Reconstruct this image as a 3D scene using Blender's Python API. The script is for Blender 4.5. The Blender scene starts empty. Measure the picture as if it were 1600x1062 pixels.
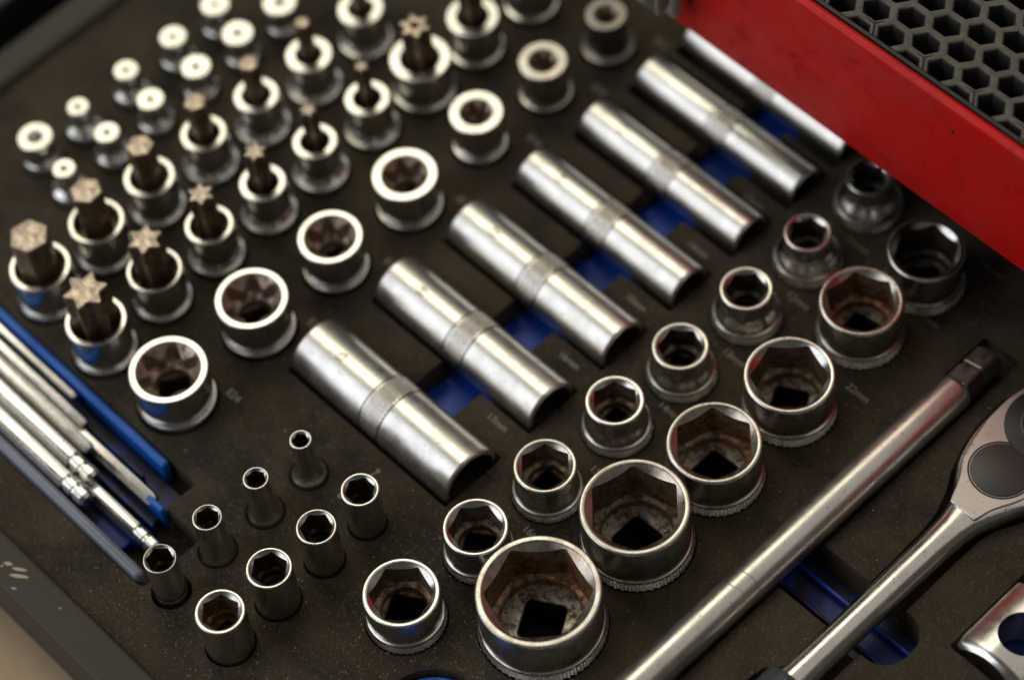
import bpy, bmesh, math, random
from mathutils import Matrix, Vector
random.seed(7)
PI = math.pi
MM = 0.001
sc = bpy.context.scene
col = sc.collection

# ------------------------------------------------------------------ camera
R = ((0.69331466, 0.71661718, -0.07599074),      # image right   (world X, Y, Z)
     (0.56854645, -0.60873642, -0.55334881),     # image down
     (-0.44279759, 0.34044058, -0.82947604))     # into the picture
cd = bpy.data.cameras.new('camera')
cam = bpy.data.objects.new('camera', cd)
col.objects.link(cam)
cam.matrix_world = Matrix((
    (R[0][0], -R[1][0], -R[2][0], 407.37378713 * MM),
    (R[0][1], -R[1][1], -R[2][1], -313.2053354 * MM),
    (R[0][2], -R[1][2], -R[2][2], 763.11795644 * MM),
    (0, 0, 0, 1)))
cd.sensor_width = 36.0
cd.lens = 100.0
cd.clip_start = 0.02
cd.clip_end = 50.0
cd.dof.use_dof = True
cd.dof.focus_distance = 0.862
cd.dof.aperture_fstop = 4.3
sc.camera = cam

# ------------------------------------------------------------------ light
w = bpy.data.worlds.new('World')
sc.world = w
w.use_nodes = True
bg = w.node_tree.nodes['Background']
bg.inputs[0].default_value = (1.0, 0.93, 0.84, 1)
bg.inputs[1].default_value = 0.06


def lamp(name, loc, target, sx, sy, power, color):
    ld = bpy.data.lights.new(name, 'AREA')
    ld.shape = 'RECTANGLE'
    ld.size = sx
    ld.size_y = sy
    ld.energy = power
    ld.color = color
    o = bpy.data.objects.new(name, ld)
    col.objects.link(o)
    o.location = loc
    d = Vector(target) - Vector(loc)
    o.rotation_euler = d.to_track_quat('-Z', 'Y').to_euler()
    return o


# warm ceiling panel beyond the case, a smaller white one nearer, and a cool window to the left of the camera
lamp('ceiling_panel', (-0.99, 0.37, 1.50), (-0.99, 0.37, 0.0), 0.88, 0.98, 6.2, (1.0, 0.93, 0.69))
lamp('ceiling_lamp', (-0.66, 0.20, 1.52), (-0.66, 0.20, 0.0), 0.34, 0.40, 0.55, (1.0, 0.97, 0.98))
lamp('ceiling_bounce_fill', (0.10, 1.35, 2.30), (0.10, 1.35, 0.0), 4.2, 2.6, 12.0, (1.0, 0.92, 0.80))  # added fill lamp in place of light bounced off the ceiling
lamp('window_light', (-1.20, -1.72, 1.45), (0, 0, 0.5), 2.0, 2.6, 25.0, (0.92, 0.95, 1.0))

sc.view_settings.view_transform = 'Standard'
sc.view_settings.look = 'None'
sc.view_settings.gamma = 1
sc.view_settings.use_curve_mapping = False
sc.view_settings.exposure = 0.1
sc.cycles.use_denoising = True
sc.cycles.max_bounces = 10
sc.cycles.glossy_bounces = 6
sc.cycles.sample_clamp_indirect = 6.0


# ------------------------------------------------------------------ materials
class NT:
    def __init__(self, name):
        self.m = bpy.data.materials.new(name)
        self.m.use_nodes = True
        self.t = self.m.node_tree
        self.b = self.t.nodes['Principled BSDF']
        self.co = self.t.nodes.new('ShaderNodeTexCoord')

    def n(self, typ, **kw):
        x = self.t.nodes.new('ShaderNode' + typ)
        for k, v in kw.items():
            setattr(x, k, v)
        return x

    def link(self, a, b):
        self.t.links.new(a, b)

    def noise(self, scale, detail=4, rough=0.55, dist=0.0, stretch=None, coord='Object'):
        x = self.n('TexNoise')
        x.inputs['Scale'].default_value = scale
        x.inputs['Detail'].default_value = detail
        x.inputs['Roughness'].default_value = rough
        x.inputs['Distortion'].default_value = dist
        src = self.co.outputs[coord]
        if stretch:
            mp = self.n('Mapping')
            mp.inputs['Scale'].default_value = stretch
            self.link(src, mp.inputs[0])
            src = mp.outputs[0]
        self.link(src, x.inputs['Vector'])
        return x.outputs['Fac']

    def ramp(self, fac, stops):
        r = self.n('ValToRGB')
        e = r.color_ramp.elements
        while len(e) < len(stops):
            e.new(0.5)
        for i, (p, c) in enumerate(stops):
            e[i].position = p
            e[i].color = (c, c, c, 1) if not isinstance(c, tuple) else (*c, 1)
        self.link(fac, r.inputs[0])
        return r.outputs[0]

    def mix(self, fac, a, b):
        m = self.n('Mix', data_type='RGBA')
        for v, i in ((fac, 0), (a, 6), (b, 7)):
            if isinstance(v, tuple):
                m.inputs[i].default_value = (*v, 1)
            elif isinstance(v, (int, float)):
                m.inputs[i].default_value = v
            else:
                self.link(v, m.inputs[i])
        return m.outputs[2]

    def bump(self, h, strength, dist):
        b = self.n('Bump')
        b.inputs['Strength'].default_value = strength
        b.inputs['Distance'].default_value = dist
        self.link(h, b.inputs['Height'])
        return b

    def set(self, **kw):
        for k, v in kw.items():
            k = k.replace('_', ' ')
            i = self.b.inputs[k]
            if isinstance(v, tuple):
                i.default_value = (*v, 1)
            elif isinstance(v, (int, float)):
                i.default_value = v
            else:
                self.link(v, i)
        return self.m


def chrome(name, base, r0, r1, dirt=0.35, dirtcol=(0.16, 0.11, 0.07)):
    t = NT(name)
    n1 = t.noise(180, 6, 0.65)
    n2 = t.noise(900, 4, 0.6)
    n3 = t.noise(70, 6, 0.72, 0.9)
    c = t.mix(t.ramp(n3, [(0.48, 0.0), (0.72, dirt)]), base, dirtcol)
    spk = t.ramp(n2, [(0.61, 0.0), (0.71, 0.6)])
    c = t.mix(spk, c, (0.10, 0.07, 0.05))
    rg = t.ramp(n1, [(0.32, r0), (0.68, r1 + 0.04)])
    b = t.bump(t.noise(2600, 3, 0.6), 0.06, 0.0002)
    t.link(b.outputs[0], t.b.inputs['Normal'])
    return t.set(Base_Color=c, Metallic=1.0, Roughness=rg)


def grimy(name, steel, rust, grime, metal=0.85):
    t = NT(name)
    n1 = t.noise(420, 8, 0.74, 0.3)
    n2 = t.noise(110, 5, 0.6, 0.2)
    c = t.mix(t.ramp(n2, [(0.38, 0.0), (0.62, 1.0)]), steel, rust)
    c = t.mix(t.ramp(n1, [(0.46, 0.0), (0.60, 0.9)]), c, grime)
    m = t.ramp(n1, [(0.46, metal), (0.62, 0.15)])
    b = t.bump(n1, 0.35, 0.0006)
    t.link(b.outputs[0], t.b.inputs['Normal'])
    return t.set(Base_Color=c, Metallic=m, Roughness=t.ramp(n1, [(0.4, 0.30), (0.65, 0.62)]))


M = {}
M['chrome'] = chrome('satin_chrome', (0.66, 0.645, 0.61), 0.15, 0.28)
M['chrome_worn'] = chrome('worn_chrome', (0.60, 0.575, 0.53), 0.20, 0.36, 0.6, (0.20, 0.12, 0.07))
M['chrome_bright'] = chrome('bright_chrome', (0.74, 0.73, 0.70), 0.15, 0.26, 0.2)
M['deep_chrome'] = chrome('matt_chrome', (0.74, 0.725, 0.69), 0.26, 0.35, 0.18)
M['knurl'] = chrome('knurled_chrome', (0.66, 0.62, 0.56), 0.22, 0.38, 0.5, (0.14, 0.09, 0.05))
M['knurl_bright'] = chrome('bright_knurl', (0.80, 0.77, 0.71), 0.22, 0.34, 0.35, (0.25, 0.18, 0.11))
M['dark_chrome'] = chrome('dark_chrome', (0.30, 0.28, 0.26), 0.25, 0.4, 0.4)
M['plate'] = chrome('brushed_plate', (0.70, 0.68, 0.66), 0.36, 0.46, 0.2)
M['bore'] = grimy('grimy_bore_steel', (0.34, 0.27, 0.20), (0.22, 0.12, 0.05), (0.035, 0.019, 0.010), 0.6)
M['bore_rusty'] = grimy('rusty_bore_steel', (0.36, 0.26, 0.16), (0.30, 0.13, 0.045), (0.05, 0.022, 0.009), 0.55)
M['bore_dark'] = grimy('dark_bore_steel', (0.20, 0.17, 0.14), (0.14, 0.09, 0.05), (0.02, 0.014, 0.01))
M['star_steel'] = grimy('star_bore_steel', (0.62, 0.52, 0.44), (0.50, 0.36, 0.27), (0.16, 0.09, 0.05), 0.8)
M['floor_steel'] = grimy('pitted_floor_steel', (0.50, 0.45, 0.39), (0.34, 0.27, 0.20), (0.03, 0.018, 0.011), 0.6)
M['rim_rusty'] = chrome('rust_stained_chrome', (0.62, 0.58, 0.52), 0.22, 0.42, 0.95, (0.34, 0.19, 0.09))
M['void'] = grimy('near_black_steel', (0.05, 0.045, 0.04), (0.03, 0.02, 0.015), (0.012, 0.009, 0.007), 0.3)  # shade down the square drive holes, put into the colour; also the pin
M['bit_dark'] = grimy('rusty_shaded_bit_steel', (0.30, 0.23, 0.16), (0.24, 0.14, 0.07), (0.06, 0.035, 0.02))  # rust brown, darkened further for the dim surroundings the bit sides reflect
M['bit'] = grimy('tan_bit_steel', (0.72, 0.61, 0.50), (0.67, 0.55, 0.44), (0.60, 0.48, 0.37), 0.85)


def mk_foam():
    t = NT('black_foam')
    n1 = t.noise(20, 6, 0.68, 0.7)
    n2 = t.noise(60, 6, 0.7, 0.3)
    n3 = t.noise(1500, 3, 0.6)
    n4 = t.noise(700, 5, 0.75)
    c = t.mix(t.ramp(n1, [(0.36, 0.0), (0.66, 1.0)]), (0.028, 0.022, 0.016), (0.092, 0.071, 0.042))
    c = t.mix(t.ramp(n2, [(0.48, 0.0), (0.72, 0.7)]), c, (0.115, 0.078, 0.042))
    c = t.mix(t.ramp(n4, [(0.55, 0.0), (0.68, 0.8)]), c, (0.22, 0.17, 0.105))
    h = t.n('Math', operation='ADD')
    t.link(n3, h.inputs[0])
    t.link(n4, h.inputs[1])
    b = t.bump(h.outputs[0], 0.9, 0.0009)
    b2 = t.bump(t.noise(22, 4, 0.55), 0.6, 0.006)
    t.link(b2.outputs[0], b.inputs['Normal'])
    t.link(b.outputs[0], t.b.inputs['Normal'])
    return t.set(Base_Color=c, Roughness=t.ramp(n2, [(0.3, 0.62), (0.8, 0.85)]), Specular_IOR_Level=0.35)


M['foam'] = mk_foam()


def plastic(name, base, rough, var=0.25, bump=0.1, spec=0.5):
    t = NT(name)
    n1 = t.noise(35, 5, 0.65, 0.4)
    n2 = t.noise(900, 3, 0.6)
    d = tuple(x * (1 - var) for x in base)
    c = t.mix(t.ramp(n1, [(0.3, 0.0), (0.7, 1.0)]), d, base)
    dust = t.ramp(t.noise(500, 6, 0.75), [(0.62, 0.0), (0.75, 0.4)])
    c = t.mix(dust, c, (0.12, 0.10, 0.075))
    b = t.bump(n2, bump, 0.0004)
    t.link(b.outputs[0], t.b.inputs['Normal'])
    return t.set(Base_Color=c, Roughness=t.ramp(n1, [(0.2, rough * 0.8), (0.8, min(1, rough * 1.25))]), Specular_IOR_Level=spec)


M['blue'] = plastic('blue_plastic', (0.006, 0.065, 0.50), 0.38)


def mk_blue(name, base, grime, lo, hi, rough):
    t = NT(name)
    n1 = t.noise(45, 6, 0.7, 0.6)
    n2 = t.noise(600, 5, 0.7)
    c = t.mix(t.ramp(n1, [(lo, 0.0), (hi, grime)]), base, (0.012, 0.011, 0.010))
    c = t.mix(t.ramp(n2, [(0.64, 0.0), (0.74, 0.6)]), c, (0.10, 0.085, 0.06))
    b = t.bump(n2, 0.15, 0.0005)
    t.link(b.outputs[0], t.b.inputs['Normal'])
    return t.set(Base_Color=c, Roughness=t.ramp(n1, [(0.3, rough), (0.7, rough * 1.8)]))


M['blue'] = mk_blue('blue_plastic', (0.005, 0.055, 0.44), 0.92, 0.40, 0.60, 0.32)
M['blue_slot'] = mk_blue('slot_blue_plastic', (0.005, 0.075, 0.55), 0.7, 0.50, 0.72, 0.32)
M['blue_bright'] = mk_blue('bright_blue_plastic', (0.006, 0.14, 0.64), 0.6, 0.52, 0.75, 0.3)
M['frame'] = plastic('dark_case_plastic', (0.085, 0.072, 0.056), 0.6, 0.25, 0.3, 0.3)
M['dark'] = plastic('black_plastic', (0.022, 0.020, 0.019), 0.45)
M['rail'] = plastic('grey_blue_plastic', (0.24, 0.27, 0.36), 0.2)
M['table'] = plastic('tan_table', (0.62, 0.46, 0.29), 0.55)
M['print'] = plastic('grey_print', (0.42, 0.40, 0.37), 0.6)
M['scuff'] = plastic('pale_scuff', (0.6, 0.52, 0.42), 0.6)


def mk_red():
    t = NT('red_enamel')
    n1 = t.noise(28, 5, 0.6, 0.8)
    n2 = t.noise(75, 7, 0.75, 0.5)
    c = t.mix(t.ramp(n1, [(0.35, 0.0), (0.7, 1.0)]), (0.80, 0.004, 0.003), (0.66, 0.018, 0.014))
    c = t.mix(t.ramp(n2, [(0.56, 0.0), (0.72, 0.75)]), c, (0.22, 0.006, 0.010))
    c = t.mix(t.ramp(t.noise(480, 4, 0.7), [(0.69, 0.0), (0.73, 0.9)]), c, (0.03, 0.012, 0.01))
    b = t.bump(t.noise(700, 3, 0.5), 0.05, 0.0004)
    t.link(b.outputs[0], t.b.inputs['Normal'])
    return t.set(Base_Color=c, Roughness=t.ramp(n2, [(0.3, 0.32), (0.7, 0.55)]), Specular_IOR_Level=0.3)


M['red'] = mk_red()


def mk_mat():
    t = NT('worn_rubber')
    n1 = t.noise(300, 6, 0.7, 0.3)
    g = t.n('NewGeometry')
    s = t.n('SeparateXYZ')
    t.link(g.outputs['Normal'], s.inputs[0])
    up = t.ramp(s.outputs['Z'], [(0.55, 0.0), (0.9, 1.0)])
    dust = t.mix(t.ramp(n1, [(0.3, 0.0), (0.7, 1.0)]), (0.09, 0.082, 0.068), (0.19, 0.17, 0.14))
    c = t.mix(up, (0.035, 0.031, 0.026), dust)          # grey dust that has settled on upward faces
    b = t.bump(n1, 0.3, 0.0006)
    t.link(b.outputs[0], t.b.inputs['Normal'])
    return t.set(Base_Color=c, Roughness=0.6)


M['mat'] = mk_mat()


def mk_grit():
    t = NT('grit')
    g = t.n('NewGeometry')
    c = t.ramp(g.outputs['Random Per Island'], [(0.0, (0.10, 0.06, 0.03)), (0.45, (0.30, 0.20, 0.10)), (0.75, (0.42, 0.36, 0.27)), (1.0, (0.75, 0.72, 0.66))])
    return t.set(Base_Color=c, Roughness=0.55)


M['grit'] = mk_grit()

# ------------------------------------------------------------------ mesh helpers


def link_mesh(name, verts, faces, mat, parent=None, smooth=35, flip=False):
    me = bpy.data.meshes.new(name)
    me.from_pydata([(x * MM, y * MM, z * MM) for x, y, z in verts], [], faces)
    if flip:
        me.flip_normals()
    me.materials.append(mat)
    if smooth:
        me.shade_smooth()
        me.set_sharp_from_angle(angle=math.radians(smooth))
    o = bpy.data.objects.new(name, me)
    col.objects.link(o)
    if parent is not None:
        o.parent = parent
    return o


def rings(rs, cap0=False, cap1=False, closed=True):
    """rs: list of rings (lists of points, all the same length) -> verts, faces"""
    n = len(rs[0])
    v = [p for r in rs for p in r]
    fcs = []
    m = n if closed else n - 1
    for j in range(len(rs) - 1):
        a, b = j * n, (j + 1) * n
        for i in range(m):
            k = (i + 1) % n
            fcs.append((a + i, a + k, b + k, b + i))
    if cap0:
        fcs.append(tuple(reversed(range(n))))
    if cap1:
        o = (len(rs) - 1) * n
        fcs.append(tuple(range(o, o + n)))
    return v, fcs


N = 96
TH = [2 * PI * i / N for i in range(N)]


def circ(r, z, n=N):
    return [(r * math.cos(2 * PI * i / n), r * math.sin(2 * PI * i / n), z) for i in range(n)]


def polar(fn, z, rot=0.0):
    """fn(theta) -> radius, z number or fn(theta, r)"""
    out = []
    for t in TH:
        r = fn(t)
        zz = z(t, r) if callable(z) else z
        out.append((r * math.cos(t + rot), r * math.sin(t + rot), zz))
    return out


def hexr(a, soft=0.985):
    def fn(t):
        u = (t % (PI / 3)) - PI / 6
        r = a / math.cos(u)
        c = a / math.cos(PI / 6) * soft
        return min(r, c)
    return fn


def sqr(a):
    def fn(t):
        u = (t % (PI / 2)) - PI / 4
        return min(a / math.cos(u), a * 1.30)
    return fn


def star(rt, amp):
    return lambda t: rt * (1 - amp * (1 - math.cos(6 * t)) / 2)


def spike(rt, amp):
    return lambda t: rt * (1 - amp * (math.sqrt(math.sin(3 * t) ** 2 + 0.02) - 0.14) / 0.87)


def smoothstep(x):
    x = max(0.0, min(1.0, x))
    return x * x * (3 - 2 * x)


def empty(name, x, y, z, label, cat, group=None, rz=0.0):
    o = bpy.data.objects.new(name, None)
    o.empty_display_size = 0.01
    col.objects.link(o)
    o.location = (x * MM, y * MM, z * MM)
    o.rotation_euler = (0, 0, rz)
    o['label'] = label
    o['category'] = cat
    if group:
        o['group'] = group
    return o


def tag(o, label, cat, group=None):
    o['label'] = label
    o['category'] = cat
    if group:
        o['group'] = group
    return o


def knurl_band(name, r, z0, z1, n, rows, amp, parent, mat, axis='Z', swap=False):
    rs = []
    for j in range(rows + 1):
        z = z0 + (z1 - z0) * j / rows
        e = 0.0 if j in (0, rows) else 1.0
        ring = []
        for i in range(n):
            rr = r - amp * 0.5 + e * (amp if (i + j) % 2 else -amp * 0.2)
            t = 2 * PI * i / n
            if axis == 'Z':
                ring.append((rr * math.cos(t), rr * math.sin(t), z))
            else:
                ring.append((z, rr * math.cos(t), rr * math.sin(t)))
        rs.append(ring)
    # triangulated so that raised points read as small pyramids
    v = [p for q in rs for p in q]
    f = []
    for j in range(rows):
        for i in range(n):
            k = (i + 1) % n
            a, b, c, d = j * n + i, j * n + k, (j + 1) * n + k, (j + 1) * n + i
            if (i + j) % 2:
                f += [(a, b, c), (a, c, d)] if False else [(a, b, d), (b, c, d)]
            else:
                f += [(a, b, c), (a, c, d)]
    return link_mesh(name, v, f, mat, parent, smooth=0)


# ------------------------------------------------------------------ layout (mm, X along the deep sockets, Y along the long bar)
_SA = [(-12.2, -77.8, 3.55, 2.45), (-11.9, -96.6, 4.1, 2.95), (-12.3, -116.1, 4.7, 3.5), (-11.9, -135.5, 5.2, 4.0)]
_SB = [(14.6, -77.2, 6.05, 4.6), (14.6, -95.2, 6.35, 5.0), (14.8, -114.6, 7.15, 5.6), (15.2, -134.6, 7.7, 5.9)]
SMALL_A = [(x + 1.6, y - 1.25, r, q) for x, y, r, q in _SA]      # they stand 20.5 mm out of the foam
SMALL_B = [(x + 1.6, y - 1.25, r, q) for x, y, r, q in _SB]
HALF = [(49.4, -92.6, 11.9), (49.3, -61.5, 10.2), (49.2, -31.8, 9.9), (48.2, -0.3, 9.4), (49.0, 28.2, 9.15),
        (49.0, 58.3, 8.6), (48.4, 87.7, 7.8), (48.0, 117.5, 7.6)]
LARGE = [(81.1, -65.4, 19.1), (81.6, -25.1, 17.0), (82.2, 8.8, 14.9), (82.2, 42.6, 14.4), (79.6, 78.6, 13.5), (81.5, 107.0, 12.4)]
ETORX = [(-62.5, -89.9, 12.9, 10.4), (-63.6, -53.6, 12.1, 9.7), (-63.0, -19.9, 10.9, 8.5), (-63.6, 14.0, 11.1, 7.7),
         (-65.0, 48.0, 9.3, 5.6), (-64.2, 78.5, 8.5, 5.0), (-62.8, 107.4, 7.3, 4.2)]
HEXB = [(-124.5, -92.8, 10.3, 8.4, 6.4), (-124.9, -68.5, 9.5, 7.7, 5.2), (-126.0, -44.6, 8.8, 6.6, 4.5), (-126.4, -20.3, 8.0, 5.6, 3.8),
        (-125.5, 2.6, 7.9, 5.0, 3.4), (-125.4, 26.5, 8.2, 4.6, 2.7), (-127.4, 52.3, 8.2, 4.4, 2.6)]
TORXB = [(-94.3, -93.8, 10.2, 8.4, 7.4), (-95.6, -67.9, 9.3, 7.7, 6.0), (-96.1, -43.8, 8.3, 6.4, 4.6), (-96.0, -20.4, 8.0, 5.4, 4.0),
         (-96.0, 3.0, 7.7, 5.0, 3.1), (-96.6, 27.3, 7.9, 4.8, 2.7), (-96.1, 51.2, 10.6, 6.8, 5.6), (-96.1, 76.0, 9.3, 5.6, 4.4), (-96.4, 102.9, 9.2, 5.6, 4.4)]
TINY_A = [(-170.3, -59.2, 6.1, 1.9), (-169.5, -40.9, 3.9, 0.55), (-169.6, -19.4, 4.4, 0.5), (-168.9, 1.3, 4.9, 0.55), (-169.1, 20.8, 5.3, 0.8)]
TINY_B = [(-152.4, -60.9, 4.0, 0.6), (-153.5, -41.2, 4.4, 0.7), (-153.5, -21.8, 4.8, 0.8), (-152.8, -1.9, 5.3, 0.9), (-153.3, 17.6, 5.6, 1.0), (-152.9, 36.7, 6.1, 1.2)]
DEEP = [(-45.5, 11.2), (-10.0, 10.0), (22.2, 9.6), (52.8, 8.5), (81.7, 7.8), (108.3, 7.2), (131.6, 7.2)]   # (y, r)
DX0, DX1, DZ = -44.3, 28.7, 1.0
BASE_Z = -13.6

# ------------------------------------------------------------------ setting: table, case, foam


def box(x0, x1, y0, y1, z0, z1):
    v = [(x, y, z) for z in (z0, z1) for x, y in ((x0, y0), (x1, y0), (x1, y1), (x0, y1))]
    f = [(3, 2, 1, 0), (4, 5, 6, 7), (0, 1, 5, 4), (1, 2, 6, 5), (2, 3, 7, 6), (3, 0, 4, 7)]
    return v, f


def bevel_obj(o, wdt, seg=2):
    bm = bmesh.new()
    bm.from_mesh(o.data)
    bmesh.ops.bevel(bm, geom=bm.edges[:], offset=wdt * MM, segments=seg, affect='EDGES', profile=0.5)
    bm.to_mesh(o.data)
    bm.free()
    o.data.shade_smooth()
    o.data.set_sharp_from_angle(angle=math.radians(40))
    return o


def bbox(name, dims, mat, parent=None, bev=0.0, seg=2):
    o = link_mesh(name, *box(*dims), mat, parent, smooth=0)
    if bev:
        bevel_obj(o, bev, seg)
    return o


tb = link_mesh('table_top', [(-900, -700, -26), (700, -700, -26), (700, 900, -26), (-900, 900, -26)], [(0, 1, 2, 3)], M['table'], smooth=0)
tb['kind'] = 'structure'

case = empty('tool_case', 0, 0, -25, 'dark plastic tool case whose raised rim frames the black foam', 'tool case')
Z0 = 25


def cb(name, dims, mat, bev=0.0, seg=3):
    x0, x1, y0, y1, z0, z1 = dims
    return bbox(name, (x0, x1, y0, y1, z0 + Z0, z1 + Z0), mat, case, bev, seg)


cb('base_panel', (-205, 330, -160, 330, -24.5, BASE_Z), M['blue'])
M['blue_dirty'] = mk_blue('dirty_blue_plastic', (0.004, 0.04, 0.30), 0.97, 0.36, 0.52, 0.35)
cb('slot_floor', (112, 170, -8, 14, BASE_Z - .2, BASE_Z + 0.4), M['blue_dirty'])
cb('base_rib', (118, 170, 6.6, 8.0, BASE_Z, BASE_Z + 3.5), M['blue'], 0.4)
cb('base_rib', (118, 170, -1.6, -0.4, BASE_Z, BASE_Z + 2.5), M['blue_dirty'], 0.4)
pf, pq = rings([[(80.5 + a, -111.5 + b, c + Z0) for a, b, c in circ(rr, zz, 48)] for rr, zz in ((16.6, BASE_Z - .3), (16.6, -3.0), (16.2, -2.6))], False, True)
link_mesh('pocket_floor', pf, pq, M['blue_bright'], case, 35)
cb('slot_floor', (-12, 9, -46, 172, BASE_Z - .2, BASE_Z + 3.0), M['blue_slot'])
cb('front_rim', (-240, 330, -173.2, -160.0, -24.8, 1.6), M['frame'], 1.6)
cb('side_rim', (-219.5, -205.2, -159.8, 330, -24.8, 3.0), M['frame'], 3.0)
cb('hinge_channel', (-240, -219.7, -159.8, 330, -24.8, -22), M['dark'])
cb('outer_rim', (-275, -240.2, -159.8, 330, -24.8, -4.0), M['dark'], 2.0)
cb('latch', (-203.5, -197.5, -74, -60, -12, 3.2), M['blue_bright'], 1.0)
# pale scuffs on the front rim
sv, sf = [], []
for (x, y, l, a, wd) in ((-50, -165.2, 5.0, -0.35, 1.3), (-48.2, -166.8, 6.2, -0.3, 1.6), (-54.2, -166.4, 3.0, -0.4, 1.2), (-46, -170.6, 1.8, -0.4, 0.8), (-55, -168.2, 1.2, 0.7, 0.6), (-30, -165, 1.2, 0.3, 0.4)):
    b0 = len(sv)
    k = 7
    for i in range(k):
        s = i / (k - 1)
        cx, cy = x + l * (s - .5) * math.cos(a + .9), y + l * (s - .5) * math.sin(a + .9)
        hw = wd * .5 * (0.25 + math.sin(PI * s) * random.uniform(.5, 1))
        sv += [(cx + hw * math.sin(a + .9), cy - hw * math.cos(a + .9), 1.66 + Z0), (cx - hw * math.sin(a + .9), cy + hw * math.cos(a + .9), 1.66 + Z0)]
    for i in range(k - 1):
        sf.append((b0 + 2 * i, b0 + 2 * i + 2, b0 + 2 * i + 3, b0 + 2 * i + 1))
link_mesh('scuff_marks', sv, sf, M['scuff'], case, smooth=0)

# --- foam slab with cut-outs (boolean difference with temporary cutters)
FX0, FX1, FY0, FY1 = -205, 330, -159.9, 330
fv, ff = box(FX0, FX1, FY0, FY1, BASE_Z + 0.2, 0)
foam = link_mesh('foam_insert', fv, ff, M['foam'], None, smooth=0)
tag(foam, 'black foam insert with cut-outs holding all the tools', 'foam insert')
cutv, cutf = [], []
cut_objs = []


def cutter(v, f):
    cut_objs.append((v, f))


def cyl_cut(x, y, r, depth, n=48):
    rs = [[(x + px, y + py, pz) for px, py, pz in circ(r, z, n)] for z in (-depth, 5)]
    v, f = rings(rs, True, True)
    cutter(v, f)


def poly_cut(pts, depth):
    rs = [[(x, y, z) for x, y in pts] for z in (-depth, 5)]
    v, f = rings(rs, True, True)
    cutter(v, f)


def rrect(x0, x1, y0, y1, r, seg=6):
    pts = []
    for cx, cy, a0 in ((x1 - r, y0 + r, -90), (x1 - r, y1 - r, 0), (x0 + r, y1 - r, 90), (x0 + r, y0 + r, 180)):
        for i in range(seg + 1):
            a = math.radians(a0 + 90 * i / seg)
            pts.append((cx + r * math.cos(a), cy + r * math.sin(a)))
    return pts


SINK = 13.0
for (x, y, r, _) in SMALL_A:
    cyl_cut(x, y, 6.5, SINK)
for (x, y, r, _) in SMALL_B:
    cyl_cut(x, y, r + 0.45, SINK)
for i, (x, y, r) in enumerate(HALF):
    cyl_cut(x, y, max(r + 0.25, 11.0) + 0.9, SINK)
for (x, y, r) in LARGE:
    cyl_cut(x, y, r + 1.3, SINK, 64)
for (x, y, r, _) in ETORX:
    cyl_cut(x, y, max(r + 0.4, 9.4) + 0.5, SINK)
for (x, y, r, _, _) in HEXB + TORXB:
    cyl_cut(x, y, max(r, 9.0) + 1.3, SINK)
for (x, y, r, _) in TINY_A + TINY_B:
    cyl_cut(x, y, 6.9, SINK)
cyl_cut(80.5, -111.5, 17.6, 30, 64)                       # empty place for a larger socket
for (y, r) in DEEP:
    hw = max(r + 1.2, 10.2)
    poly_cut(rrect(DX0 - 1.0, DX1 + 1.0, y - hw, y + hw, 0.6, 2), r + 0.6 - DZ)
poly_cut(rrect(-10.8, 7.6, -44, 170, 1.0, 2), 30)          # finger slot under the deep sockets
poly_cut(rrect(109.9, 124.2, -220, 104.5, 1.5, 3), 4.2)    # bed of the long bar
poly_cut(rrect(114, 167.5, -7.0, 13.2, 8.5, 8), 30)        # finger slot under bar and ratchet
RATCH = [(140.6, -90), (140.6, -34), (141.2, -31), (144.2, -28.5), (145.6, -24), (145.3, -10), (144.8, 20), (144.2, 38), (143.0, 46), (140.0, 54), (136.6, 60), (133.4, 69), (131.6, 78), (131.4, 88), (133.0, 97), (137.0, 104), (143, 108),
         (150, 109), (157, 107), (162.5, 102.5), (165.8, 95), (166.4, 86), (165.4, 77), (163.4, 69), (160.2, 60), (156.6, 53), (155.2, 46), (155.0, 38), (155.2, 20), (155.0, -10), (154.7, -24), (155.4, -28.5), (158.2, -31), (158.8, -34), (158.8, -90)]
cxr, cyr = 149.5, 80


def offset_poly(pts, d):
    out = []
    n = len(pts)
    for i in range(n):
        a, b, c = Vector(pts[i - 1]), Vector(pts[i]), Vector(pts[(i + 1) % n])
        n1 = Vector(((b - a).y, -(b - a).x)).normalized()
        n2 = Vector(((c - b).y, -(c - b).x)).normalized()
        m = (n1 + n2)
        m = m.normalized() if m.length > 1e-6 else n1
        k = d / max(0.4, m.dot(n1))
        out.append((b.x + m.x * k, b.y + m.y * k))
    return out


area = sum(RATCH[i - 1][0] * RATCH[i][1] - RATCH[i][0] * RATCH[i - 1][1] for i in range(len(RATCH)))
if area < 0:
    RATCH.reverse()
poly_cut(offset_poly(RATCH, 2.0), 6.5)
poly_cut(rrect(174.2, 204, 13.2, 52, 1.0, 2), 4.5)         # bed of the coupling
cyl_cut(188.5, 28.5, 8.5, 30)
poly_cut(rrect(-240, -34, -142.5, -106.5, 1.5, 3), 11)     # bed of the key holder
poly_cut(rrect(-60, -17.5, -142.5, -118.5, 2.5, 3), 11)


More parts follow.
